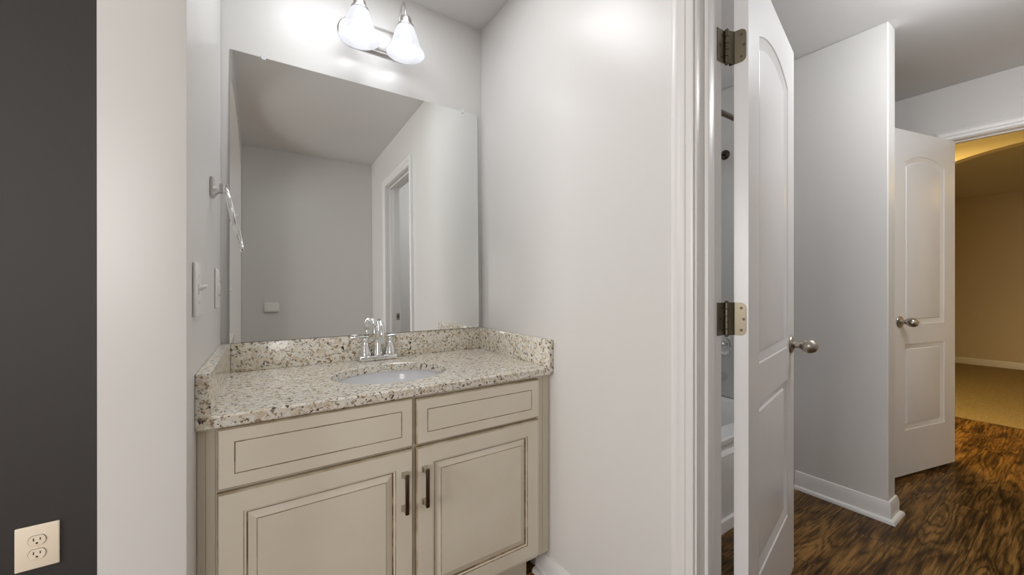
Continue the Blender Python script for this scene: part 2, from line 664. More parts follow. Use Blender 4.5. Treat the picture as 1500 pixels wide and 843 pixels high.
def frame(name, x0, x1, y0, y1, zt, label, stop_x):
    t = thing(name, label, 'door frame', ((x0 + x1) / 2, (y0 + y1) / 2, 0), kind='structure')
    m = NB(); casing(m, y0, y1, zt, x0 - .0005, -1); obj('casing', m, M['trim'], t, 30)
    m = NB(); casing(m, y0, y1, zt, x1 + .0005, 1); obj('casing', m, M['trim'], t, 30)
    m = NB()
    box(m, x0, x1, y1, y1 + .0175, 0, zt); box(m, x0, x1, y0 - .0175, y0, 0, zt)
    box(m, x0, x1, y0 - .0175, y1 + .0175, zt, zt + .0175)
    jb = obj('jamb', m, M['trim'], t)
    m = NB()
    box(m, stop_x, stop_x + .032, y1 - .011, y1 - .0001, 0, zt - .0001, .003, 2); box(m, stop_x, stop_x + .032, y0 + .0001, y0 + .011, 0, zt - .0001, .003, 2)
    box(m, stop_x, stop_x + .032, y0 + .011, y1 - .011, zt - .011, zt - .0001)
    obj('door_stop', m, M['trim'], t, 30)
    return t, jb


t1, jamb1 = frame('trim_1', RX, RX2, DY0, DY1, DZ, 'white moulded casing of the near doorway right of the vanity', 0.974)
m = NB()
box(m, 1.026, 1.055, DY0, DY0 + .0025, 0.88, 0.94, .0006, 1)
tag(obj('strike_plate', m, M['nickel'], jamb1), 'bronze strike plate')
m = NB(); box(m, 1.034, 1.047, DY0 + .0024, DY0 + .0032, 0.895, 0.925); obj('latch_hole', m, M['slot'], jamb1)
t2, jamb2 = frame('trim_2', FX, FX2, F0, F1, FZ, 'white casing of the far doorway with the yellow room behind', 3.722)

BASE = [(0, 0), (0.0125, 0), (0.0125, 0.066), (0.0105, 0.072), (0.0105, 0.077), (0.0075, 0.084), (0.006, 0.092), (0, 0.095)]
SHOE = [(0.0125, 0), (0.030, 0), (0.0295, 0.008), (0.025, 0.015), (0.019, 0.018), (0.0125, 0.018)]


def sweep(bm, path, prof):
    """profile (out, z) along an open plan path; out is to the right of travel"""
    P = [Vector(p) for p in path]
    rings = []
    for i, p in enumerate(P):
        d1 = (P[i] - P[i - 1]).normalized() if i else None
        d2 = (P[i + 1] - P[i]).normalized() if i < len(P) - 1 else None
        n1 = Vector((d1.y, -d1.x)) if d1 else None
        n2 = Vector((d2.y, -d2.x)) if d2 else None
        if n1 is None: nn = n2
        elif n2 is None: nn = n1
        else:
            nn = n1 + n2
            nn = nn / nn.dot(n1)
        rings.append([bm.verts.new((p.x + nn.x * o, p.y + nn.y * o, z)) for o, z in prof])
    n = len(prof)
    for a, c in zip(rings, rings[1:]):
        for i in range(n):
            j = (i + 1) % n
            bm.faces.new((a[i], a[j], c[j], c[i]))
    bm.faces.new(rings[0]); bm.faces.new(rings[-1])


def baseboard(name, path, label, shoe=True):
    m = NB(); sweep(m, path, BASE)
    o = struct(name, m, M['trim'], label, 'baseboard', smooth=30)
    if shoe:
        m = NB(); sweep(m, path, SHOE)
        s = obj('shoe_moulding', m, M['trim'], o, 30)
    return o


e = 0.0006
baseboard('baseboard_right', [(RX - e, 1.235), (RX - e, DY1 + .064)], 'white baseboard on the wall right of the vanity')
# travel so that "right of travel" is away from the wall
bp_ = [(PX - e, 0.944), (PX - e, PY - e), (PX2 + e, PY - e), (PX2 + e, 1.6)]
baseboard('baseboard_partition', bp_, 'white baseboard wrapping the free wall end beyond the door')
baseboard('baseboard_end', [(EX - e, 3.3), (EX - e, -2.4)], 'white baseboard below the yellow end wall', shoe=False)
baseboard('baseboard_far', [(FX - e, 1.65), (FX - e, F1 + .064)], 'white baseboard of the far wall behind the second door')


# ------------------------------------------------------------------ panel doors
DOORPROF = [(0.003, 0.0030, 0), (0.006, 0.0036, 0), (0.029, 0.0125, 0), (0.031, 0.0125, 0), (0.034, 0.0070, 0), (0.038, 0.0062, 0)]


def panel_door(name, label, w, z0, z1, loc, rotz, knob_z, knob_side, hinge_z=(), front=-1):
    """A two panel eyebrow door.  Local x from the hinge edge, y from 0 to -.035."""
    th = 0.035
    t = thing(name, label, 'door', loc, rotz, kind='structure')
    st = 0.115
    pans = [rect(st, w - st, 0.285, 0.785), arch_panel(st, w - st, 0.90, 1.845, 0.048)]
    out = rect(0, w, z0, z1)
    m = NB()
    a = panel_face(m, out, pans, DOORPROF, 0.0, 1)
    c = panel_face(m, out, pans, DOORPROF, -th, -1)
    for i in range(4):
        j = (i + 1) % 4
        m.faces.new((a[i], a[j], c[j], c[i]))
    obj('door_slab', m, M['door'], t, 25, local=True)
    kx = w - 0.062
    for s in ((-1, 1)):
        y = -th if s < 0 else 0.0
        Mx = toward((kx, y + s * 0.0002, knob_z), (0, s, 0))
        m = NB()
        lathe(m, [(0, 0), (0.031, 0), (0.0325, 0.002), (0.031, 0.005), (0.025, 0.0075), (0.017, 0.010), (0.0125, 0.014), (0.0115, 0.023), (0.0125, 0.030)], Mx, 32)
        k = obj('door_knob', m, M['nickel'], t, 40, local=True)
        m = NB()
        pr = [(0.0122, 0.0285), (0.0150, 0.0315)]
        for i in range(3, 16):
            q = PI * i / 16
            pr.append((0.0262 * math.sin(q) ** 0.85, 0.0555 - 0.0265 * math.cos(q)))
        pr.append((0, 0.082))
        lathe(m, pr, Mx, 28)
        obj('knob_grip', m, M['nickel'], k, 60, local=True)
    m = NB(); box(m, w - .0001, w + .0012, -0.029, -0.006, knob_z - .028, knob_z + .028, .0004, 1)
    obj('latch_plate', m, M['nickel'], t, local=True)
    return t


ALPHA = math.radians(12.0)
door1 = panel_door('door_1', 'near white panelled door standing open right of its hinges', 0.650, 0.04, 2.025, (1.0965, 0.556, 0), ALPHA, 0.905, 1)
# hinges: leaf on the jamb, barrel, leaf on the door's edge (local coordinates of the door)
inv = (Matrix.Translation((1.0965, 0.556, 0)) @ Matrix.Rotation(ALPHA, 4, 'Z')).inverted()


def rounded(x0, x1, z0, z1, r, right=True, n=5):
    """rectangle whose two corners at x1 are rounded"""
    p = [(x0, z0)]
    for cx, cz, a0 in ((x1 - r, z0 + r, -PI / 2), (x1 - r, z1 - r, 0)):
        for i in range(n + 1):
            a = a0 + PI / 2 * i / n
            p.append((cx + r * math.cos(a), cz + r * math.sin(a)))
    p.append((x0, z1))
    return p


def hinge(zc):
    h = 0.089
    m = NB()
    piv = inv @ Vector((1.0735, 0.5635, 0))
    # leaf let into the door's hinge edge (the plane x = 0, running along -y)
    prism(m, rounded(-piv.y, 0.030, zc - h / 2, zc + h / 2, 0.014), -0.0022, -0.0002, 'x')
    for v in m.verts:
        v.co.y = -v.co.y
    # the strip of the leaf that bridges from the barrel to the edge
    tube(m, [(piv.x, piv.y, zc - h / 2 + .001), (piv.x, piv.y, zc + h / 2 - .001)], 0.0032, 10)
    q = [(piv.x, piv.y - .0012), (0.0, -0.0010), (0.0, -0.0035), (piv.x, piv.y - .0034)]
    prism(m, q, zc - h / 2, zc + h / 2, 'z')
    o = obj('hinge', m, M['hinge'], door1, 30, local=True)
    # barrel
    m = NB()
    for k in range(5):
        za = zc - h / 2 + k * h / 5
        tube(m, [(piv.x, piv.y, za + .0006), (piv.x, piv.y, za + .0014), (piv.x, piv.y, za + h / 5 - .0014), (piv.x, piv.y, za + h / 5 - .0006)], [.0048, .0058, .0058, .0048], 16)
    lathe(m, [(0, 0), (0.005, 0), (0.0055, 0.002), (0.003, 0.005), (0, 0.0055)], Matrix.Translation((piv.x, piv.y, zc + h / 2)), 14)
    lathe(m, [(0, -0.005), (0.003, -0.0045), (0.0055, -0.002), (0.005, 0), (0, 0)], Matrix.Translation((piv.x, piv.y, zc - h / 2)), 14)
    obj('barrel', m, M['hinge'], o, 40, local=True)
    # jamb leaf (world coordinates on the jamb's face y = DY1)
    m = NB()
    box(m, 1.036, 1.0715, DY1 - .0024, DY1 - .0003, zc - h / 2, zc + h / 2, 0.0006, 1)
    bmesh.ops.transform(m, matrix=inv, verts=m.verts)
    obj('jamb_leaf', m, M['hinge'], o, local=True)
    for yy, zz in ((-0.0185, 0.030), (-0.0245, 0.0), (-0.0185, -0.030)):
        m = NB()
        lathe(m, [(0, 0), (0.0038, 0), (0.0036, 0.0007), (0.0015, 0.0009), (0, 0.0006)], toward((-0.0021, yy, zc + zz), (-1, 0, 0)), 14)
        obj('screw', m, M['screw'], o, 30, local=True)
    for xx, zz in ((1.058, 0.030), (1.049, 0.0), (1.058, -0.030)):
        m = NB()
        lathe(m, [(0, 0), (0.0038, 0), (0.0036, 0.0007), (0, 0.0009)], toward((xx, DY1 - .0023, zc + zz), (0, -1, 0)), 14)
        bmesh.ops.transform(m, matrix=inv, verts=m.verts)
        obj('screw', m, M['screw'], o, 30, local=True)


for zc in (1.775, 1.035, 0.27):
    hinge(zc)

# the far door: hinged at the far doorway, swung into the bathroom
hx, hy = 3.660, 0.508
BETA = math.atan2(0.145, -0.596)
door2 = panel_door('door_2', 'far white panelled door half hidden behind the free wall end', 0.635, 0.025, 2.030, (hx, hy, 0), BETA, 0.918, 1)
# its visible face must be on the camera's side: shift the slab so that y = 0 is the camera face
m = NB()
for zc in (1.775, 1.035, 0.27):
    m2 = NB()
    tube(m2, [(-0.004, -0.036, zc - .044), (-0.004, -0.036, zc + .044)], 0.0055, 12)
    box(m2, -0.0022, -0.0002, -0.034, -0.004, zc - .044, zc + .044)
    obj('hinge', m2, M['hinge'], door2, 30, local=True)
m.free()

# ------------------------------------------------------------------ vanity cabinet
CY = 1.165       # face frame
FY = 1.146       # front of doors and drawers
van = thing('vanity_cabinet', 'cream glazed vanity cabinet with two drawers and two doors', 'cabinet', (0.405, 1.43, 0))
m = NB()
box(m, -0.075, -0.057, CY + .0191, BY - .004, 0.112, 0.7885)
box(m, 0.866, 0.884, CY + .0191, BY - .004, 0.112, 0.7885)
box(m, -0.0569, 0.8659, CY + .0191, BY - .010, 0.112, 0.130)
box(m, -0.0569, 0.8659, BY - .010, BY - .004, 0.1121, 0.7885)
panel_face(m, rect(-0.075, 0.884, 0.112, 0.7885), [rect(-0.035, 0.372, 0.15, 0.60), rect(0.442, 0.842, 0.15, 0.60)], [(0.0002, 0.019, 0)], CY, -1)
obj('cabinet_body', m, M['cabinet'], van)
m = NB()
box(m, -0.075, 0.884, 1.235, 1.245, 0.0, 0.1115)
box(m, -0.075, -0.057, 1.2455, 1.69, 0.0, 0.1115); box(m, 0.866, 0.884, 1.2455, 1.69, 0, 0.1115)
obj('toe_kick', m, M['cabinet'], van)
for x0, x1 in ((-0.1104, -0.0755), (0.8845, 0.9412)):
    m = NB()
    box(m, x0, x1, CY + .002, CY + .020, 0.112, 0.7885, 0.0008, 1)
    w_ = x1 - x0
    for q in ((x0 + w_ * 0.45, x0 + w_ * 0.45 + .0012),):
        box(m, q[0], q[1], CY + .0013, CY + .0022, 0.112, 0.7885, mi=1)
    obj('filler_strip', m, [M['cabinet'], M['glaze_soft']], van)


def slab(name, x0, x1, z0, z1, prof, mrg, parent):
    """a cabinet front with glazed grooves, front at FY, back on the face frame"""
    m = NB()
    o = rect(x0 + .004, x1 - .004, z0 + .004, z1 - .004)
    big = rect(x0, x1, z0, z1)
    pan = [rect(x0 + mrg, x1 - mrg, z0 + mrg, z1 - mrg)]
    front = panel_face(m, o, pan, prof, FY, -1)
    mid = [m.verts.new((p[0], FY + .005, p[1])) for p in big]
    back = [m.verts.new((p[0], CY - .0004, p[1])) for p in big]
    for i in range(4):
        j = (i + 1) % 4
        m.faces.new((front[i], front[j], mid[j], mid[i])).material_index = 2
        m.faces.new((mid[i], mid[j], back[j], back[i])).material_index = 2
    m.faces.new(back)
    return obj(name, m, [M['cabinet'], M['glaze'], M['glaze_soft']], parent, 20)


DRAW = [(0.0006, 0.0012, 1), (0.0018, 0.0012, 1), (0.0024, 0.0, 1)]
RAISE = [(0.0014, 0.0030, 1), (0.0060, 0.0045, 0), (0.0072, 0.0080, 1), (0.0095, 0.0080, 1), (0.0115, 0.0072, 0), (0.0270, 0.0022, 0), (0.0280, 0.0008, 1), (0.0292, 0.0008, 2)]


def pull(x, z, parent):
    m = NB()
    h = 0.058
    box(m, x - .0055, x + .0055, FY - .030, FY - .022, z - h, z + h, 0.0015, 2)
    p = obj('handle', m, M['bronze'], parent, 30)
    for s in (-1, 1):
        m = NB()
        zc = z + s * (h - .009)
        # flared square foot
        pts = [(0.0095, 0.0), (0.0085, 0.004), (0.0058, 0.010), (0.0055, 0.0225)]
        rings = []
        for r, d in pts:
            rings.append([m.verts.new((x + i * r, FY - .0002 - d, zc + k * r)) for i, k in ((-1, -1), (1, -1), (1, 1), (-1, 1))])
        for a, c in zip(rings, rings[1:]):
            for i in range(4):
                m.faces.new((a[i], a[(i + 1) % 4], c[(i + 1) % 4], c[i]))
        m.faces.new(rings[0]); m.faces.new(rings[-1])
        obj('handle_foot', m, M['pull_end'], p)


slab('drawer', -0.0725, 0.4015, 0.640, 0.786, DRAW, 0.034, van)
slab('drawer', 0.4125, 0.879, 0.640, 0.780, DRAW, 0.034, van)
dl = slab('cabinet_door', -0.0725, 0.4015, 0.132, 0.632, RAISE, 0.052, van)
dr = slab('cabinet_door', 0.4125, 0.879, 0.132, 0.632, RAISE, 0.052, van)
pull(0.3745, 0.513, dl)
pull(0.4375, 0.515, dr)

# ------------------------------------------------------------------ countertop and splashes
CT, CB, CFY = 0.820, 0.790, 1.139
ct = thing('countertop', 'speckled tan granite countertop on the vanity cabinet', 'countertop', (0.41, 1.42, CB))
SX, SY, SRX, SRY = 0.408, 1.388, 0.196, 0.160
m = NB()
g = 0.0008
outer = [(LW(CFY) + g, CFY), (RX - g, CFY), (RX - g, BY - g), (LW(BY) + g, BY - g)]
hole = [(SX + SRX * math.cos(2 * PI * i / 64), SY + SRY * math.sin(2 * PI * i / 64)) for i in range(64)]
def ring_at(poly, z): return [m.verts.new((p[0], p[1], z)) for p in poly]
oi = [(outer[0][0], CFY + .004), (outer[1][0], CFY + .004), outer[2], outer[3]]
hi_ = [(SX + (SRX + .003) * math.cos(2 * PI * i / 64), SY + (SRY + .003) * math.sin(2 * PI * i / 64)) for i in range(64)]
ot, om, ob, obb = ring_at(oi, CT), ring_at(outer, CT - .004), ring_at(outer, CB + .004), ring_at(oi, CB)
ht, hm, hb = ring_at(hi_, CT), ring_at(hole, CT - .003), ring_at(hole, CB)
for A_, B_ in ((ot, om), (om, ob), (ob, obb), (ht, hm), (hm, hb)):
    n = len(A_)
    for i in range(n):
        m.faces.new((A_[i], A_[(i + 1) % n], B_[(i + 1) % n], B_[i]))
for o_, h_, po, ph in ((ot, ht, oi, hi_), (obb, hb, oi, hole)):
    allv = o_ + h_
    for t in tessellate_polygon([[Vector((p[0], p[1], 0)) for p in po], [Vector((p[0], p[1], 0)) for p in ph]]):
        m.faces.new([allv[i] for i in t])
obj('counter_slab', m, M['granite'], ct, 25)
m = NB(); box(m, LW(BY) + .0287, RX - .0212, BY - .0205, BY - .001, CT + .0004, 0.922, .0015, 2)
obj('backsplash', m, M['granite'], ct, 25)
m = NB()
prism(m, [(LW(CFY) + .001, CFY), (LW(CFY) + .029, CFY), (LW(BY) + .0285, BY - .001), (LW(BY) + .001, BY - .001)], CT + .0004, 0.922, 'z')
obj('side_splash', m, M['granite'], ct)
m = NB(); box(m, RX - .021, RX - .001, CFY, BY - .001, CT + .0004, 0.922, .0015, 2)
obj('side_splash', m, M['granite'], ct, 25)

# ------------------------------------------------------------------ sink
sk = thing('sink', 'white oval basin set under the granite countertop', 'sink', (SX, SY, 0.64))
m = NB()
prof = [(1.10, 0.7885), (1.015, 0.7885), (1.0, 0.782), (0.985, 0.765), (0.93, 0.725), (0.80, 0.685), (0.58, 0.660), (0.30, 0.650), (0.11, 0.647), (0.11, 0.640), (0.32, 0.642), (0.60, 0.651), (0.83, 0.676), (0.965, 0.72), (1.02, 0.765), (1.10, 0.780), (1.10, 0.7885)]
lathe(m, prof, Matrix.Translation((SX, SY, 0)), 56, SRX + .006, SRY + .006)
obj('basin', m, M['porcelain'], sk, 50)
m = NB()
lathe(m, [(0, 0.6475), (0.022, 0.6485), (0.0235, 0.650), (0.0215, 0.652), (0.013, 0.651), (0.012, 0.655), (0, 0.656)], Matrix.Translation((SX, SY, 0)), 28)
obj('drain', m, M['chrome'], sk, 40)

# ------------------------------------------------------------------ faucet
fx, fy = 0.428, 1.652
fa = thing('faucet', 'chrome two handle faucet at the back of the sink', 'faucet', (fx, fy, CT))
m = NB(); box(m, fx - .076, fx + .076, fy - .024, fy + .022, CT + .0006, CT + .020, .005, 3)
obj('base_plate', m, M['chrome'], fa, 40)
m = NB()
lathe(m, [(0, CT + .0202), (0.0185, CT + .0202), (0.018, CT + .028), (0.0155, CT + .050), (0.0142, CT + .080), (0.0150, CT + .081), (0.0150, CT + .085), (0.0135, CT + .086), (0, CT + .086)], Matrix.Translation((fx, fy, 0)), 24)
obj('spout_body', m, M['chrome'], fa, 40)
m = NB()
pts = [(fx, fy, CT + .085), (fx, fy, CT + .112)]
R = 0.050
sw_ = math.radians(6)
for i in range(1, 19):
    a = PI - PI * 1.10 * i / 18
    q = R + R * math.cos(a)
    pts.append((fx - q * math.sin(sw_), fy - q * math.cos(sw_), CT + .112 + R * math.sin(a)))
pts.append((pts[-1][0] + .0002, pts[-1][1] + .002, pts[-1][2] - .010))
rr = [0.0125] * 3 + [0.0120] * (len(pts) - 3)
tube(m, pts, rr, 18)
sp = obj('spout', m, M['chrome'], fa, 40)
m = NB(); tip = Vector(pts[-1]); lathe(m, [(0, -.006), (.0095, -.006), (.0127, -.005), (.0127, .004), (0, .004)], toward(tip, Vector(pts[-1]) - Vector(pts[-2])), 18)
obj('aerator', m, M['chrome'], sp, 40)
for s in (-1, 1):
    hx_ = fx + s * 0.051
    m = NB()
    lathe(m, [(0, CT + .0202), (0.0235, CT + .0202), (0.0240, CT + .024), (0.0225, CT + .034), (0.0165, CT + .055), (0.0120, CT + .072), (0.0115, CT + .082), (0.0135, CT + .086), (0.0135, CT + .090), (0.009, CT + .093), (0, CT + .0935)], Matrix.Translation((hx_, fy, 0)), 24)
    hd = obj('faucet_handle', m, M['chrome'], fa, 40)
    m = NB()
    tube(m, [(hx_ - s * .012, fy, CT + .0955), (hx_, fy, CT + .0985), (hx_ + s * .028, fy - .004, CT + .0995), (hx_ + s * .055, fy - .010, CT + .0985), (hx_ + s * .062, fy - .0115, CT + .0965)], [.006, .0085, .0078, .0062, .003], 14, flat=0.5)
    obj('lever', m, M['chrome'], hd, 50)

# ------------------------------------------------------------------ mirror
mr = thing('wall_mirror', 'large frameless mirror above the vanity backsplash', 'mirror', (0.4225, 1.6805, 0.9235), math.radians(0.0))
mw, mh = 0.985 / 2, 1.0385
m = NB(); box(m, -mw, mw, -.0025, .0025, 0, mh)
for f in m.faces:
    if f.normal.y > -0.5 and abs(f.calc_center_median().y) < .0024: f.material_index = 1
gl = obj('mirror_glass', m, [M['mirror'], M['mirror_edge']], mr, local=True)
for cx, cz in ((-0.392, mh), (0.415, mh), (0.478, 0.0)):
    m = NB()
    s = 1 if cz > 0.5 else -1
    box(m, cx - .007, cx + .007, -.0065, -.0027, cz - s * .008, cz + s * .004, .001, 1) if s > 0 else box(m, cx - .008, cx + .008, -.0065, -.0027, cz + .0005, cz + .010, .001, 1)
    if s > 0: box(m, cx - .006, cx + .006, -.0065, .004, cz + .0005, cz + .010, .001, 1)
    obj('mirror_clip', m, M['clear'], mr, 30, local=True)
MIRROR_TILT, MIRROR_YAW = math.radians(0.92), math.radians(-0.40)
mr.rotation_euler = (-MIRROR_TILT, 0, MIRROR_YAW)

# ------------------------------------------------------------------ vanity light
vl = thing('vanity_light', 'two lamp wall light with bell glass shades above the mirror', 'wall light', (0.43, BY, 2.165))


def stadium(cx, cz, hw, hh, n=14):
    p = []
    for k, sx in ((-PI / 2, 1), (PI / 2, -1)):
        for i in range(n + 1):
            a = k + PI * i / n
            p.append((cx + sx * (hw - hh) + hh * math.cos(a), cz + hh * math.sin(a)))
    return p


m = NB()
lv = []
for ins, d in ((0, 0.0005), (0, 0.008), (0.005, 0.013), (0.012, 0.014), (0.014, 0.019), (0.024, 0.0215)):
    lv.append([m.verts.new((p[0], BY - d, p[1])) for p in stadium(0.430, 2.165, 0.150 - ins, 0.0575 - ins)])
for a, c in zip(lv, lv[1:]):
    n = len(a)
    for i in range(n):
        m.faces.new((a[i], a[(i + 1) % n], c[(i + 1) % n], c[i]))
m.faces.new(lv[0]); m.faces.new(lv[-1])
obj('back_plate', m, M['light_nickel'], vl, 35)
for lx in (0.340, 0.520):
    ly = 1.575
    m = NB()
    pts = [(lx, BY - .0215, 2.185), (lx, BY - .034, 2.192)]
    for i in range(13):
        a = PI * (1.0 - i / 12.0)
        pts.append((lx, (BY - .045 + ly) / 2 + (BY - .045 - ly) / 2 * math.cos(PI - a), 2.228 + 0.078 * math.sin(a)))
    pts.append((lx, ly, 2.222))
    tube(m, pts, 0.0043, 12)
    lathe(m, [(0, 0), (0.017, 0), (0.016, 0.005), (0.008, 0.009), (0, 0.010)], toward((lx, BY - .0212, 2.185), (0, -1, 0)), 20)
    obj('lamp_arm', m, M['light_nickel'], vl, 40)
    m = NB()
    T = Matrix.Translation((lx, ly, 0))
    lathe(m, [(0, 2.228), (0.010, 2.228), (0.019, 2.225), (0.0225, 2.219), (0.0240, 2.196), (0.0325, 2.192), (0.0325, 2.187), (0, 2.187)], T, 28)
    obj('socket_cup', m, M['light_nickel'], vl, 35)
    m = NB()
    pr = [(0.0290, 2.1865), (0.0350, 2.180), (0.0410, 2.165), (0.0465, 2.148), (0.0525, 2.128), (0.0590, 2.108), (0.0670, 2.090), (0.0755, 2.079)]
    inn = [(r - 0.0035, z + 0.0005) for r, z in pr[::-1]]
    lathe(m, pr + [(0.0760, 2.0765)] + inn + [(0.0290, 2.1865)], T, 40)
    sh = obj('lamp_shade', m, M['shade'], vl, 60)
    m = NB()
    pr = [(0, 2.182), (0.013, 2.182), (0.013, 2.165)]
    for i in range(13):
        a = math.radians(28 + (180 - 28) * i / 12)
        pr.append((0.0285 * math.sin(a) if i < 12 else 0, 2.121 + 0.034 * math.cos(a)))
    lathe(m, pr, T, 24)
    obj('bulb', m, M['bulb'], sh, 60)

# ------------------------------------------------------------------ fittings on the left wall
ty = 1.425
tx = LW(ty)
tr = thing('towel_ring', 'chrome towel ring on the left wall beside the mirror', 'towel ring', (tx, ty, 1.41))
m = NB()
# square rosette flaring into the post
rings = []
for r, d in ((0.027, 0.0006), (0.027, 0.006), (0.024, 0.008), (0.017, 0.013), (0.013, 0.020), (0.0125, 0.028)):
    rings.append([m.verts.new((tx + d, ty + i * r, 1.410 + k * r)) for i, k in ((-1, -1), (1, -1), (1, 1), (-1, 1))])
for a, c in zip(rings, rings[1:]):
    for i in range(4):
        m.faces.new((a[i], a[(i + 1) % 4], c[(i + 1) % 4], c[i]))
m.faces.new(rings[0]); m.faces.new(rings[-1])
obj('mounting_post', m, M['light_nickel'], tr, 30)
m = NB()
box(m, tx + .0282, tx + .042, ty - .0125, ty + .0125, 1.410 - .0125, 1.410 + .0125, .002, 2)
obj('post_cap', m, M['chrome'], tr, 30)
m = NB()
pts = []
RR = 0.066
lean = math.radians(9)
for i in range(48):
    a = 2 * PI * i / 48
    yy, zz = RR * math.sin(a), RR * (math.cos(a) - 1)
    pts.append((tx + .036 - 0.026 * zz / (2 * RR) - 0.05 * yy, ty - .004 + yy, 1.409 + zz))
tube(m, pts, 0.0046, 12, closed=True)
obj('ring', m, M['chrome'], tr, 50)


def wall_plate(name, label, cat, yc, zc, hw=0.043, hh=0.062):
    """a plate on the left wall: an Empty turned with the wall, local x out of the wall, y along it"""
    t = thing(name, label, cat, (LW(yc), yc, zc), -math.atan(-SK) * -1)
    m = NB()
    box(m, 0.0006, 0.0062, -hw, hw, -hh, hh, .0025, 3)
    obj('plate', m, M['plastic'], t, 40, local=True)
    for s in (-1, 1):
        k = NB(); lathe(k, [(0, 0), (.0033, 0), (.003, .0009), (0, .0012)], toward((.0061, 0, s * .030 if 'switch' in name else s * .049), (1, 0, 0)), 12)
        obj('screw', k, M['plastic'], t, 30, local=True)
    return t


sw = wall_plate('light_switch', 'white toggle light switch on the left wall near its rounded end', 'light switch', 1.150, 1.117)
m = NB(); box(m, .0063, .0078, -.006, .006, -.013, .013, .0006, 1); obj('toggle_slot', m, M['plastic'], sw, local=True)
m = NB()
tube(m, [(.0079, 0, .001), (.014, 0, .004), (.021, 0, .007), (.0225, 0, .0075)], [.0056, .0050, .0046, .003], 10)
obj('toggle', m, M['plastic'], sw, 40, local=True)
ol = wall_plate('wall_outlet', 'white outlet plate on the left wall nearest the mirror', 'outlet', 1.555, 1.117)
m = NB(); box(m, .0064, .0090, -.0168, .0168, -.0335, .0335, .001, 2)
oi_ = obj('receptacle', m, M['plastic'], ol, 40, local=True)
for s in (-1, 1):
    for yy in (-.006, .006):
        m = NB(); box(m, .0089, .0093, yy - .001, yy + .001, s * .022 - .004, s * .022 + .004)
        obj('slot', m, M['slot'], oi_, local=True)
m = NB(); box(m, .0091, .0105, -.008, .008, -.006, .006, .0005, 1); obj('test_button', m, M['plastic'], oi_, 30, local=True)

# the outlet on the charcoal wall
ox, oz = -0.520, 0.372
od = thing('wall_outlet', 'almond duplex outlet low on the charcoal wall', 'outlet', (ox, BY, oz))
m = NB(); box(m, ox - .0435, ox + .0435, BY - .0062, BY - .0006, oz - .0625, oz + .0625, .0028, 3)
obj('plate', m, M['ivory'], od, 40)
for s in (-1, 1):
    zc = oz + s * .0195
    m = NB()
    p = []
    for i in range(32):
        a = 2 * PI * i / 32
        p.append((ox + .0172 * math.cos(a), zc + max(-.0138, min(.0138, .0172 * math.sin(a)))))
    ring_o = [(ox + (q[0] - ox) * 1.06, zc + (q[1] - zc) * 1.06) for q in p]
    prism(m, p, BY - .0082, BY - .0063, 'y')
    prism(m, ring_o, BY - .0066, BY - .0063, 'y', mi=1)
    rc = obj('receptacle', m, [M['ivory'], M['slot']], od, 30)
    for xx, hh in ((-.0065, .0042), (.0065, .0034)):
        m = NB(); box(m, ox + xx - .0011, ox + xx + .0011, BY - .0086, BY - .0080, zc + .0035 - hh, zc + .0035 + hh)
        obj('slot', m, M['slot'], rc)
    m = NB(); lathe(m, [(0, 0), (.0026, 0), (.0026, .0005), (0, .0005)], toward((ox, BY - .0081, zc - .0075), (0, -1, 0)), 12)
    obj('ground_hole', m, M['slot'], rc)
m = NB(); lathe(m, [(0, 0), (.003, 0), (.0028, .0008), (0, .001)], toward((ox, BY - .0062, oz), (0, -1, 0)), 12)
obj('screw', m, M['ivory'], od, 30)

# the small white box on the opposite wall (seen in the mirror)
wx, wz = 0.098, 1.012
tb = thing('thermostat', 'small rounded white wall box on the wall seen in the mirror', 'thermostat', (wx, SOUTH, wz))
m = NB(); box(m, wx - .056, wx + .056, SOUTH + .0006, SOUTH + .022, wz - .042, wz + .042, .009, 3)
obj('housing', m, M['plastic'], tb, 40)
m = NB(); box(m, wx - .041, wx + .041, SOUTH + .0221, SOUTH + .0240, wz - .029, wz + .027, .001, 1)
obj('cover', m, M['plastic'], tb, 30)

# ------------------------------------------------------------------ bathtub alcove
TY = 0.965
tub = thing('bathtub', 'white alcove bathtub seen through the gap at the door hinges', 'bathtub', (1.79, 1.33, 0))
m = NB()


def rrect(x0, x1, y0, y1, r, z, n=6):
    out = []
    for cx, cy, a0 in ((x1 - r, y0 + r, -PI / 2), (x1 - r, y1 - r, 0), (x0 + r, y1 - r, PI / 2), (x0 + r, y0 + r, PI)):
        for i in range(n + 1):
            a = a0 + PI / 2 * i / n
            out.append((cx + r * math.cos(a), cy + r * math.sin(a), z))
    return out


X0, X1, Y1 = RX2 + .012, PX - .012, BY - .012
lo = [rrect(X0, X1, TY, Y1, .004, 0.05), rrect(X0, X1, TY, Y1, .004, 0.335), rrect(X0, X1, TY + .016, Y1, .004, 0.350),
      rrect(X0, X1, TY + .018, Y1, .004, 0.375), rrect(X0, X1, TY + .004, Y1, .004, 0.385), rrect(X0, X1, TY + .002, Y1, .004, 0.405), rrect(X0, X1, TY + .010, Y1, .008, 0.413),
      rrect(X0 + .06, X1 - .075, TY + .095, Y1 - .06, .10, 0.413), rrect(X0 + .07, X1 - .085, TY + .105, Y1 - .07, .10, 0.402),
      rrect(X0 + .16, X1 - .13, TY + .15, Y1 - .11, .12, 0.10), rrect(X0 + .22, X1 - .19, TY + .20, Y1 - .17, .10, 0.075)]
V = [[m.verts.new(p) for p in r] for r in lo]
for a, c in zip(V, V[1:]):
    n = len(a)
    for i in range(n):
        m.faces.new((a[i], a[(i + 1) % n], c[(i + 1) % n], c[i]))
m.faces.new(V[-1]); m.faces.new(V[0])
obj('tub_shell', m, M['acrylic'], tub, 40)
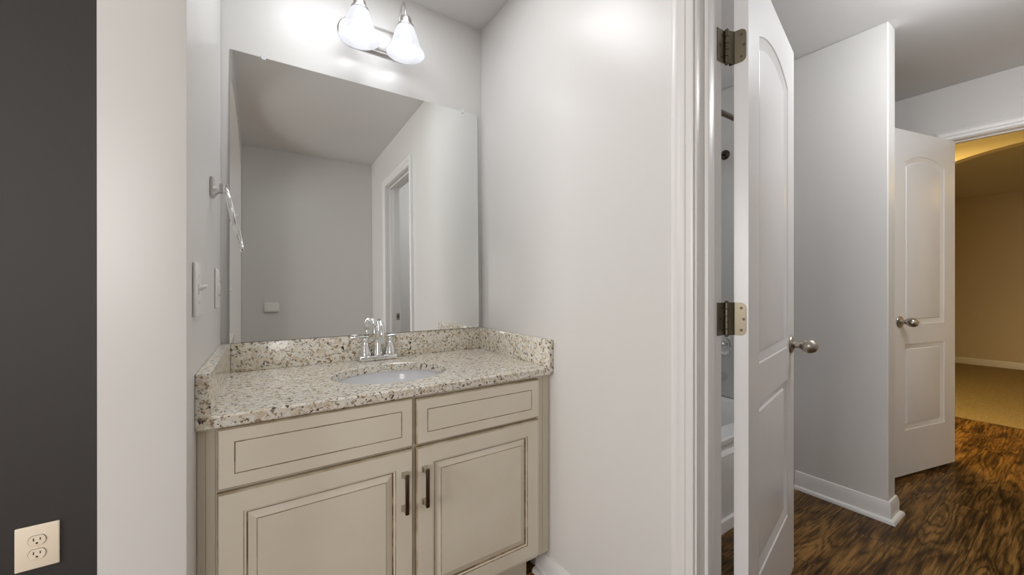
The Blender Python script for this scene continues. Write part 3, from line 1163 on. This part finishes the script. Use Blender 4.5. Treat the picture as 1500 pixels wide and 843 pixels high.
m = NB(); sweep(m, [(X1, TY - .0005), (X0, TY - .0005)][::-1], [(0, 0), (0.018, 0), (0.018, 0.006), (0.012, 0.045), (0, 0.05)])
obj('toe_strip', m, M['trim'], tub, 30)
VY = 1.342
m = NB(); lathe(m, [(0, 0), (.036, 0), (.036, .004), (.030, .010), (.010, .013), (0, .013)], toward((X1 - .098, VY, 0.345), (-1, 0, 0.18)), 24)
obj('overflow_plate', m, M['chrome'], tub, 40)

sr = thing('tub_surround', 'pale glossy wall panels around the bathtub', 'tub surround', (1.79, 1.33, 0.416))
for nm, bx in (('wall_panel', (PX - .010, PX - .0008, TY + .005, BY - .0115, 0.416, 1.79)),
               ('wall_panel', (RX2 + .0008, RX2 + .010, TY + .005, BY - .0115, 0.416, 1.79)),
               ('wall_panel', (RX2 + .0105, PX - .0105, BY - .010, BY - .0008, 0.416, 1.79))):
    m = NB(); box(m, *bx, .003, 2); obj(nm, m, M['surround'], sr, 30)

SXF = PX - .0112
rod = thing('shower_rod', 'bronze shower curtain rod above the bathtub', 'shower rod', (1.79, 1.03, 1.975))
m = NB(); tube(m, [(RX2 + .004, 1.03, 1.975), (PX - .004, 1.03, 1.975)], .0130, 18); obj('rod', m, M['dark_nickel'], rod, 40)
for xx, s in ((RX2 + .0008, 1), (PX - .0008, -1)):
    m = NB(); lathe(m, [(0, 0), (.030, 0), (.030, .003), (.020, .010), (.016, .022), (0, .022)], toward((xx, 1.03, 1.975), (s, 0, 0)), 24)
    obj('rod_flange', m, M['dark_nickel'], rod, 40)

hz = 1.965
hd = thing('wall_shower', 'bronze shower arm and head high on the tub end wall', 'shower head', (PX, VY - .006, hz))
yv = VY - .006
m = NB(); lathe(m, [(0, 0), (.031, 0), (.031, .003), (.022, .009), (.012, .012), (0, .012)], toward((PX - .0008, yv, hz), (-1, 0, 0)), 24)
obj('arm_flange', m, M['dark_nickel'], hd, 40)
m = NB(); tube(m, [(PX - .012, yv, hz), (PX - .05, yv, hz - .002), (PX - .09, yv, hz - .015), (PX - .13, yv, hz - .045), (PX - .15, yv, hz - .065)], .0085, 14)
obj('shower_arm', m, M['dark_nickel'], hd, 40)
m = NB(); lathe(m, [(0, 0), (.013, 0), (.016, .012), (.018, .02), (.040, .052), (.042, .062), (.038, .064), (0, .064)], toward((PX - .148, yv, hz - .063), (-.7, 0, -.7)), 24)
obj('spray_head', m, M['dark_nickel'], hd, 40)

vz = 0.748
va = thing('tub_valve', 'round chrome tub valve trim below the middle hinge', 'valve', (SXF, VY, vz))
m = NB(); lathe(m, [(0, 0), (.064, 0), (.064, .004), (.056, .010), (.045, .012), (.043, .009), (.020, .009), (0, .009)], toward((SXF, VY, vz), (-1, 0, 0)), 36)
obj('trim_plate', m, M['chrome'], va, 30)
m = NB(); lathe(m, [(0, .0092), (.024, .0092), (.022, .040), (.019, .050), (0, .052)], toward((SXF, VY, vz), (-1, 0, 0)), 24)
hnd = obj('valve_handle', m, M['chrome'], va, 40)
m = NB(); tube(m, [(SXF - .038, VY + .015, vz - .010), (SXF - .040, VY + .045, vz - .030), (SXF - .040, VY + .055, vz - .036)], [.008, .006, .005], 12)
obj('valve_lever', m, M['chrome'], hnd, 40)
sz = 0.545
ts = thing('tub_spout', 'chrome tub spout above the bathtub rim', 'tub spout', (SXF, VY, sz))
m = NB()
lathe(m, [(0, 0), (.030, 0), (.030, .006), (.026, .015), (.024, .09), (.021, .125), (.015, .132), (0, .132)], toward((SXF - .0002, VY, sz), (-1, 0, 0)), 24)
obj('spout_body', m, M['chrome'], ts, 40)
m = NB(); lathe(m, [(0, 0), (.005, 0), (.005, .012), (.008, .015), (.008, .022), (0, .024)], toward((SXF - .105, VY, sz + .0185), (0, 0, 1)), 14)
obj('diverter_knob', m, M['chrome'], ts, 40)
